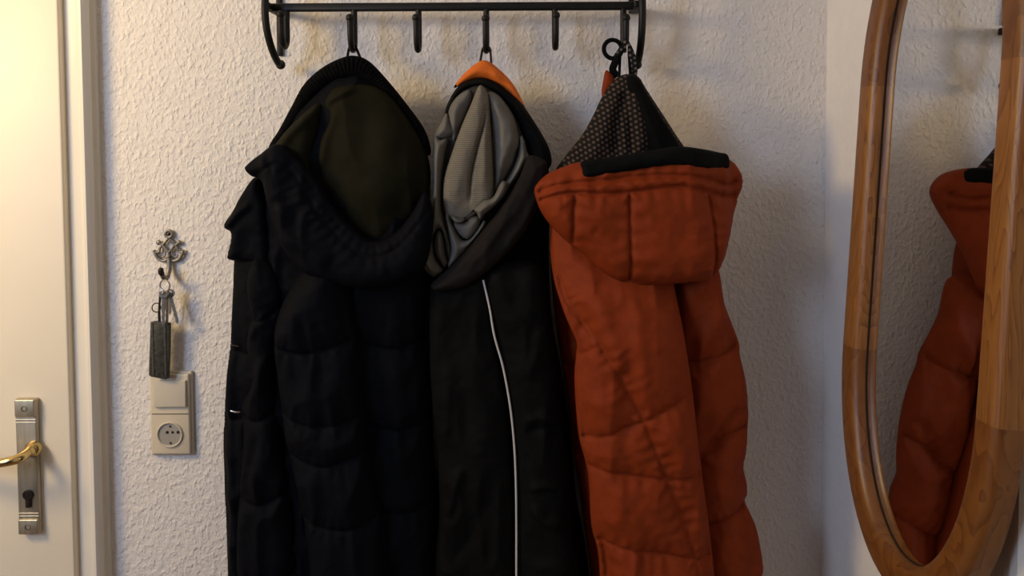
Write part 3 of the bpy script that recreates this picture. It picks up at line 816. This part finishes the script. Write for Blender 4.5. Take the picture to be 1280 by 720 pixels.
cloth('sleeve', M['orange'], O_, [(846, 335), (895, 330), (906, 379), (918, 412), (924, 430), (925, 444), (932, 475), (935, 510), (934, 545), (932, 565), (929, 583), (933, 602), (934, 615), (931, 626), (938, 642), (946, 662), (953, 700), (953, 716), (950, 730), (957, 770), (960, 830), (955, 872), (925, 880), (890, 876), (884, 800), (872, 700), (858, 560), (848, 430)],
      0.150, 0.032, 0.030, 0.045, lean=leanS, seams=[[(850, 450), (890, 444), (912, 434), (926, 428)], [(862, 572), (900, 545), (934, 530)], [(874, 650), (906, 639), (934, 624)], [(884, 745), (920, 738), (954, 726)]],
      q=0.014, folds=[([(866, 430), (890, 400), (900, 360)], 0.006, 0.012), ([(880, 560), (905, 530), (925, 500)], -0.008, 0.012), ([(868, 360), (872, 430)], -0.005, 0.01)], seed=64, noise=0.007)
cloth('front_panel', M['orange'], O_, [(694, 275), (690, 305), (693, 350), (704, 388), (714, 412), (721, 428), (720, 446), (718, 472), (720, 510), (724, 547), (732, 578), (736, 600), (739, 655), (747, 687), (750, 720), (754, 790), (760, 866), (790, 876), (850, 878), (898, 870), (899, 790), (893, 720), (886, 655), (878, 595), (872, 545), (864, 476), (854, 411), (847, 357), (846, 320), (800, 280), (740, 265)],
      0.196, 0.045, 0.085, 0.06, lean=leanP, seams=[[(700, 352), (710, 378), (748, 427), (778, 478), (800, 517), (824, 579), (845, 630), (858, 668), (870, 715), (882, 790), (888, 868)], [(722, 543), (745, 539), (770, 530), (800, 517)], [(801, 517), (827, 503), (856, 488)], [(730, 578), (781, 584), (824, 588), (880, 590)], [(742, 668), (754, 671), (802, 678), (858, 686), (892, 690)], [(716, 442), (730, 438), (740, 430)], [(752, 668), (758, 700), (762, 730)], [(752, 775), (820, 786), (898, 790)]],
      q=0.012, wq=0.024, pucker=0.0022, plam=0.02, folds=[([(745, 360), (760, 420), (778, 470)], 0.005, 0.012), ([(790, 360), (795, 430), (798, 500)], 0.005, 0.012), ([(725, 500), (760, 490), (790, 470)], 0.003, 0.012), ([(755, 650), (770, 620), (775, 590)], 0.005, 0.012), ([(815, 520), (840, 540), (850, 580)], 0.004, 0.012), ([(705, 320), (722, 380), (745, 420)], -0.005, 0.010)], seed=67, noise=0.006)
cloth('mesh_lining', M['meshlining'], O_, [(694, 216), (706, 196), (728, 168), (742, 143), (752, 122), (766, 102), (780, 93), (797, 95), (809, 113), (828, 142), (846, 170), (858, 188), (866, 206), (850, 222), (780, 226), (715, 224)],
      0.110, 0.034, 0.035, 0.045, folds=[([(783, 105), (770, 150), (768, 200)], -0.010, 0.008), ([(790, 100), (795, 150), (798, 200)], 0.008, 0.012), ([(765, 120), (750, 160), (735, 205)], 0.007, 0.012), ([(800, 110), (820, 150), (840, 195)], 0.006, 0.010), ([(775, 110), (784, 150), (786, 200)], -0.006, 0.006)], seed=70, noise=0.003, step=0.003)
cloth('lining_panel', M['blacktape'], O_, [(783, 98), (797, 97), (810, 118), (828, 148), (846, 176), (858, 196), (856, 212), (806, 214), (800, 180), (792, 140)],
      0.138, 0.012, 0.018, 0.02, folds=[([(795, 110), (812, 150), (828, 200)], 0.005, 0.008), ([(803, 110), (826, 155), (846, 200)], -0.004, 0.008)], seed=72, noise=0.003, step=0.003)
cloth('lining_panel', M['orange'], O_, [(757, 88), (763, 91), (768, 98), (769, 106), (762, 113), (754, 123), (752, 114), (754, 100)], 0.100, 0.006, 0.008, 0.008, seed=73, noise=0.001, step=0.0022)
cloth('hood', M['orange'], O_, [(668, 240), (672, 229), (685, 217), (706, 208), (728, 202), (790, 198), (850, 190), (890, 190), (914, 195), (932, 205), (941, 219), (942, 233), (936, 248), (926, 268), (917, 290), (909, 310), (901, 330), (890, 346), (876, 351), (857, 353), (820, 356), (790, 356), (776, 353), (754, 341), (731, 319), (712, 305), (692, 286), (676, 264)],
      0.195, 0.050, 0.045, 0.05, lean=leanO, seams=[[(668, 242), (690, 232), (711, 228), (750, 224), (796, 219), (843, 218), (885, 224), (912, 232), (928, 228)], [(670, 252), (692, 243), (715, 239), (750, 240), (781, 238), (843, 231), (885, 240), (912, 247), (926, 246)], [(716, 242), (714, 270), (716, 306)], [(782, 240), (783, 290), (785, 357)], [(882, 242), (887, 290), (889, 347)]],
      q=0.011, wq=0.014, groove=0.0045, pucker=0.0022, plam=0.024, folds=[([(735, 280), (755, 295), (775, 300)], -0.004, 0.008), ([(700, 265), (712, 282), (722, 300)], 0.005, 0.008), ([(800, 340), (840, 344), (880, 338)], 0.003, 0.010)], seed=76, noise=0.0045, step=0.003)
cloth('hood_band', M['blacktape'], O_, [(727, 202), (755, 198), (785, 193), (820, 187), (848, 183), (878, 186), (908, 191), (924, 195), (925, 212), (904, 214), (878, 211), (838, 207), (781, 215), (755, 219), (730, 222), (728, 212)],
      0.226, 0.010, 0.022, 0.010, lean=leanO, folds=[([(735, 212), (800, 204), (850, 195), (905, 203)], 0.002, 0.01)], seed=78, noise=0.0015, step=0.003)
x5, zb5 = HB[779]
loop(O_, 779, (774, 98), (788, 98), 0.105, M['blacktape'], 0.0024)

# lanyard on the same hook
Lr = thing('lanyard', (x5, -0.08, P(785, 96, 0.09).z), 'black ring with specked webbing hung on the last hook above the rust-orange coat', 'lanyard')
rc = P(766, 61.5, 0.094)
R_ = 0.0150
MB().tube([rc + Vector((R_ * math.cos(2 * PI * k / 28), 0.004 * math.cos(2 * PI * k / 28), R_ * math.sin(2 * PI * k / 28))) for k in range(28)], 0.0036, 10, closed=True).build('ring', M['blacktape'], Lr)
mb = MB()
mb.tube(pxline([(772, 72), (768, 80), (766, 88), (772, 96)], 0.096), 0.0062, 10, flat=0.4)
mb.build('strap', M['blacktape'], Lr)
mb = MB(); w0 = pxline([(782, 52), (789, 66), (793, 82), (792, 98)], 0.092)
mb.tube(w0, 0.0054, 10, flat=0.3, up=(0, 1, 0))
mb.tube(pxline([(784, 50), (776, 62), (768, 74)], 0.092), 0.0045, 10, flat=0.4, up=(0, 1, 0))
mb.build('webbing', M['specktape'], Lr)
MB().tube(pxline([(784, 56), (783.5, 75), (782, 97)], 0.099), 0.0008, 6).build('cord', M['white'], Lr)

# ------------------------------------------------------------------ ornate key hook, keys, fob
K = thing('key_hook', P(211, 350, 0.0), 'small ornate pewter wall hook holding the keys', 'key hook')
kd = 0.005
def kp(px, py, d=kd): return P(px, py, d)
mb = MB()
def ktube(pts, r, closed=False):
    c = catmull(pts, closed, 6)
    mb.tube([kp(a_, c_) for a_, c_ in c], r, 8, closed=closed)
ktube([(211 + 4.2 * math.cos(a_), 292.5 + 4.2 * math.sin(a_)) for a_ in np.linspace(0, 2 * PI, 10, endpoint=False)], 0.0028, True)
for s_ in (-1, 1):
    f_ = lambda pts: [(211 + s_ * (x_ - 211), y_) for x_, y_ in pts]
    mb.tube([kp(*p) for p in f_([(211, 297), (203.5, 306.5), (199, 304)])], 0.0025, 8)
    mb.tube([kp(*p) for p in f_([(203.5, 306.5), (211, 315.5), (211, 322)])], 0.0025, 8)
    c0 = kp(*f_([(198.3, 303.2)])[0]); mb.ball((c0.x, c0.y, c0.z), 0.0046, sc=(1, 0.6, 1))
    ktube(f_([(192.5, 312.5), (194.5, 318), (198, 323.5), (203.5, 326), (208, 325), (211, 321)]), 0.0028)
    ktube(f_([(202.5, 307), (200, 310.5), (199.5, 314), (196.5, 315.5), (193.5, 314.5)]), 0.0022)
    ktube(f_([(204, 309), (207, 314), (206.5, 319), (202, 321), (199, 318)]), 0.0014)
c0 = kp(211, 321.5, 0.007); mb.ball((c0.x, c0.y, c0.z), 0.0034, sc=(1, 0.7, 1))
mb.build('rosette', M['pewter'], K, angle=60)
for sc_ in ((211, 292.5), (211, 321.5)):
    c0 = kp(*sc_, 0.0075); MB().lathe_y((c0.x, 0, c0.z), [(0.0022, -0.001), (0.0022, -0.0085), (0.0014, -0.0096), (0.0002, -0.0098)], 14).build('screw', M['darkmetal'], K, angle=50)
hx0 = kp(212.3, 330).x
ztop, zbo, ztip = kp(211, 322).z, kp(212, 349, 0.02).z, kp(205, 338, 0.034).z
mb = MB()
rod(mb, [(hx0, -0.006, ztop), (hx0, -0.008, (ztop + zbo) / 2), (hx0, -0.011, zbo + 0.010), (hx0, -0.018, zbo + 0.002), (hx0 - 0.0005, -0.026, zbo + 0.0025), (hx0 - 0.001, -0.033, zbo + 0.010), (hx0 - 0.0015, -0.036, ztip)], [0.0042] * 49, 10)
mb.build('hook', M['pewter'], K)
mb = MB(); rod(mb, [(hx0 - 0.001, -0.0335, zbo + 0.012), (hx0 - 0.0014, -0.036, ztip - 0.004), (hx0 - 0.0016, -0.0365, ztip + 0.001)], [0.0046] * 13, 10)
mb.ball((hx0 - 0.0016, -0.0365, ztip + 0.001), 0.0046)
t_ = mb.build('hook_tip', M['darkmetal'], K); t_['label'] = 'dark worn hook tip'

rd = 0.030
kr = P(206, 357, rd)
mb = MB(); RR = 0.0094
top_ring = kr.z + RR
mb.tube([kr + Vector((RR * math.cos(2 * PI * k / 30), -0.002 * math.cos(2 * PI * k / 30), RR * math.sin(2 * PI * k / 30))) for k in range(30)], 0.0010, 8, closed=True)
mb.tube([kr + Vector((RR * math.cos(2 * PI * k / 30), -0.002 * math.cos(2 * PI * k / 30) + 0.0019, RR * math.sin(2 * PI * k / 30))) for k in range(30)], 0.0010, 8, closed=True)
ring = mb.build('key_ring', M['steel'])
tag(ring, 'small steel split ring hung from the ornate hook', 'key ring')

def key(bow, tip, d, label, w=0.0075, thick=0.0011):
    """flat key: bow with a hole, shank with a cut edge"""
    a, b2 = P(*bow, d), P(*tip, d)
    ax = (b2 - a); L_ = ax.length; ax.normalize(); sx = Vector((0, 1, 0)).cross(ax).normalized(); ny = Vector((0, 1, 0))
    t = thing('key', b2, label, 'key', 'keys on the ring')
    mb = MB()
    # bow ring
    bow_ = [a + ax * (w * 0.9 * math.cos(q)) + sx * (w * math.sin(q)) for q in np.linspace(0, 2 * PI, 26, endpoint=False)]
    inn = [a + ax * (w * 0.1 + w * 0.42 * math.cos(q) - w * 0.35) + sx * (w * 0.48 * math.sin(q)) for q in np.linspace(0, 2 * PI, 26, endpoint=False)]
    rings = [[p + ny * thick for p in bow_], [p - ny * thick for p in bow_], [p - ny * thick for p in inn], [p + ny * thick for p in inn]]
    mb.loft(rings, loop=True)
    mb.build('bow', M['steel'], t, angle=40)
    mb = MB()
    sh = []
    hw = 0.0026
    nT = 9
    s0 = w * 0.75
    left = [a + ax * (s0 + (L_ - s0) * k / nT) - sx * hw for k in range(nT + 1)]
    right = [a + ax * (s0 + (L_ - s0) * k / nT) + sx * (hw - (0.0013 if k % 2 and k > 3 else 0.0)) for k in range(nT + 1)]
    left[-1] = left[-1] + sx * hw * 0.8; right[-1] = right[-1] - sx * hw * 0.6
    ol = left + right[::-1]
    mb.loft([[p + ny * thick for p in ol], [p - ny * thick for p in ol]])
    mb.build('blade', M['steel'], t, smooth=False)
    return t
key((204.5, 368), (203.5, 408), 0.0355, 'flat steel key hanging in front of the worn leather fob, foremost on the ring')
key((208.5, 368), (208.5, 405), 0.0300, 'steel key just behind the foremost one, tip at the top edge of the leather fob')
key((212.5, 367), (222.3, 405), 0.0265, 'steel key splayed out furthest from the fob', 0.0085)
key((212, 369), (212.3, 393), 0.0215, 'short steel key hanging nearest the wall', 0.0065)

fb = thing('key_fob', P(200, 473, 0.026), 'worn dark leather key fob hanging over the top of the switch plate', 'key fob')
fd = 0.0240
pts_ = xz([(189.2, 402.5), (193, 401.3), (212.5, 403.5), (213.2, 405), (212.6, 440), (211, 472.5), (208, 473.8), (189, 470), (187, 468), (187.8, 440)], fd)
fr_, bk_ = [(x_, -fd - 0.0028, z_) for x_, z_ in pts_], [(x_, -fd + 0.0028, z_) for x_, z_ in pts_]
cen = pts_.mean(0)
ins = lambda k, y: [(cen[0] + (x_ - cen[0]) * k, y, cen[1] + (z_ - cen[1]) * (1 - (1 - k) * 0.35)) for x_, z_ in pts_]
MB().loft([ins(0.94, -fd + 0.0034), bk_, fr_, ins(0.94, -fd - 0.0036)]).build('leather_strap', M['leather'], fb, angle=50)
mb = MB()
mb.box((P(191, 440, fd).x, -fd - 0.0046, P(200, 469, fd).z), (P(194, 440, fd).x, -fd - 0.002, P(200, 403, fd).z), 0.0012)
mb.build('edge_fold', M['leather'], fb)
mb = MB()
mb.box((P(206.5, 440, fd).x, -fd - 0.0046, P(200, 470, fd).z), (P(209.5, 440, fd).x, -fd - 0.002, P(200, 405, fd).z), 0.0012)
mb.build('edge_fold', M['leather'], fb)
mb = MB(); c0 = P(195.5, 384.5, 0.0265); r0 = 0.0076
mb.tube([c0 + Vector((r0 * math.cos(a_), 0.001 * math.sin(a_), r0 * math.sin(a_))) for a_ in np.linspace(0, 2 * PI, 26, endpoint=False)], 0.0010, 8, closed=True)
mb.build('ring', M['darkmetal'], fb)
mb = MB(); mb.tube([P(200.5, 365, 0.0285), P(200, 374, 0.0275), P(199.2, 382, 0.0262), P(199, 392, 0.0245), P(199.4, 403, 0.0240)], [0.0024, 0.0022, 0.0020, 0.0026, 0.0026], 8, flat=0.6)
mb.build('link', M['darkmetal'], fb)

# ------------------------------------------------------------------ switch and socket
sd_ = 0.012
S = thing('switch_socket_plate', P(214, 570, 0), 'cream wall plate with a rocker switch above a round power socket', 'light switch')
a, b_ = P(185.5, 466, sd_), P(240, 570, sd_)
x0, x1, z0, z1 = a.x, b_.x, b_.z, a.z
mb = MB().box((x0 - 0.001, -0.007, z0 - 0.001), (x1 + 0.001, 0, z1 + 0.001), 0.003)
mb.box((x0 + 0.0025, -sd_, z0 + 0.0025), (x1 - 0.0025, -0.004, z1 - 0.0025), 0.003)
mb.build('cover_frame', M['plastic'], S, angle=35)
zm = P(213, 517.5, sd_).z
MB().box((x0 + 0.004, -sd_ - 0.0003, zm - 0.0006), (x1 - 0.004, -sd_ + 0.001, zm + 0.0006)).build('joint_line', M['darkmetal'], S, smooth=False)
ra, rb = P(191.5, 476, sd_ + 0.004), P(232.5, 508.5, sd_ + 0.004)
# rocker tilts: lower half stands out
rock = MB()
rx0, rx1, rz0, rz1 = ra.x, rb.x, rb.z, ra.z
rings = []
for ins_, n_, tl in ((0.0, 0.001, 0), (0.0, 0.003, 0.8), (0.0008, 0.0042, 1), (0.0025, 0.0046, 1)):
    q = []
    for xx, zz in ((rx0 + ins_, rz0 + ins_), (rx1 - ins_, rz0 + ins_), (rx1 - ins_, (rz0 + rz1) / 2), (rx1 - ins_, rz1 - ins_), (rx0 + ins_, rz1 - ins_), (rx0 + ins_, (rz0 + rz1) / 2)):
        f_ = (rz1 - zz) / (rz1 - rz0)
        q.append((xx, -sd_ - n_ - tl * 0.0022 * f_ + 0.0005, zz))
    rings.append(q)
rock.loft(rings).build('rocker', M['plastic2'], S, angle=25)
sc = P(212.5, 543, sd_); zs_, xs_ = sc.z, sc.x
sx0, sx1 = x0 + 0.004, x1 - 0.004
mb = MB()
prof_ = [(0.0232, -sd_ + 0.002), (0.0232, -sd_ - 0.0018), (0.0222, -sd_ - 0.0030), (0.0208, -sd_ - 0.0030), (0.0198, -sd_ - 0.0018), (0.0194, -sd_ + 0.004), (0.0190, -0.0025), (0.0005, -0.0025)]
n_ = 44
rings = [[(xs_ + r_ * math.cos(2 * PI * k / n_), y_, zs_ + r_ * math.sin(2 * PI * k / n_)) for k in range(n_)] for r_, y_ in prof_]
mb.loft(rings, cap=False)
sock = mb.build('socket_ring', M['plastic2'], S, angle=35)
# cover_frame is solid, so the dish is a shallow inset disc standing just proud of it
mb = MB().lathe_y((xs_, 0, zs_), [(0.0196, -sd_ - 0.0002), (0.0196, -sd_ - 0.0006), (0.0005, -sd_ - 0.0006)], 40)
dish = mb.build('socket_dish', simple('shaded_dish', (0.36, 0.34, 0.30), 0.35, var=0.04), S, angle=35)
for dx in (-0.0095, 0.0, 0.0095):
    r_ = 0.0027 if dx else 0.0022
    MB().lathe_y((xs_ + dx + 0.005, 0, zs_ + 0.004), [(r_, -sd_ - 0.0002), (r_, -sd_ - 0.0011), (0.0002, -sd_ - 0.0011)], 18).build('pin_hole' if dx else 'screw', M['black'] if dx else M['darkmetal'], dish, angle=35)
for s_ in (1, -1):
    zz = zs_ + s_ * 0.0165
    mb = MB().box((xs_ - 0.0015 + 0.001, -sd_ - 0.0024, min(zz, zz - s_ * 0.0032)), (xs_ + 0.0015 + 0.001, -sd_ - 0.0003, max(zz, zz - s_ * 0.0032)), 0.0008)
    mb.build('earth_clip', M['darkmetal'], dish, angle=35)

# ------------------------------------------------------------------ light
def area(name, loc, target, size, power, col, shape='DISK', sy=None):
    l = bpy.data.lights.new(name, 'AREA'); l.shape = shape; l.size = size
    if sy: l.size_y = sy
    l.energy = power; l.color = col
    o = bpy.data.objects.new(name, l); C.objects.link(o)
    o.location = loc
    o.rotation_euler = (Vector(target) - Vector(loc)).to_track_quat('-Z', 'Y').to_euler()
    return o
area('hall_lamp', (-1.50, -0.78, 2.05), (-0.4, 0, 1.5), 0.36, 14.0, (1.0, 0.70, 0.30))
area('window_daylight', (-1.80, -1.95, 2.05), (0.4, 0, 1.5), 0.7, 25.0, (0.60, 0.73, 1.0), 'RECTANGLE', 0.9)
w = bpy.data.worlds.new('world'); bpy.context.scene.world = w
w.use_nodes = True
w.node_tree.nodes['Background'].inputs[0].default_value = (0.75, 0.82, 1.0, 1)
w.node_tree.nodes['Background'].inputs[1].default_value = 0.015

sc_ = bpy.context.scene
sc_.view_settings.view_transform = 'Standard'
sc_.view_settings.look = 'None'
sc_.view_settings.gamma = 1
sc_.view_settings.use_curve_mapping = False
sc_.view_settings.exposure = 0.0
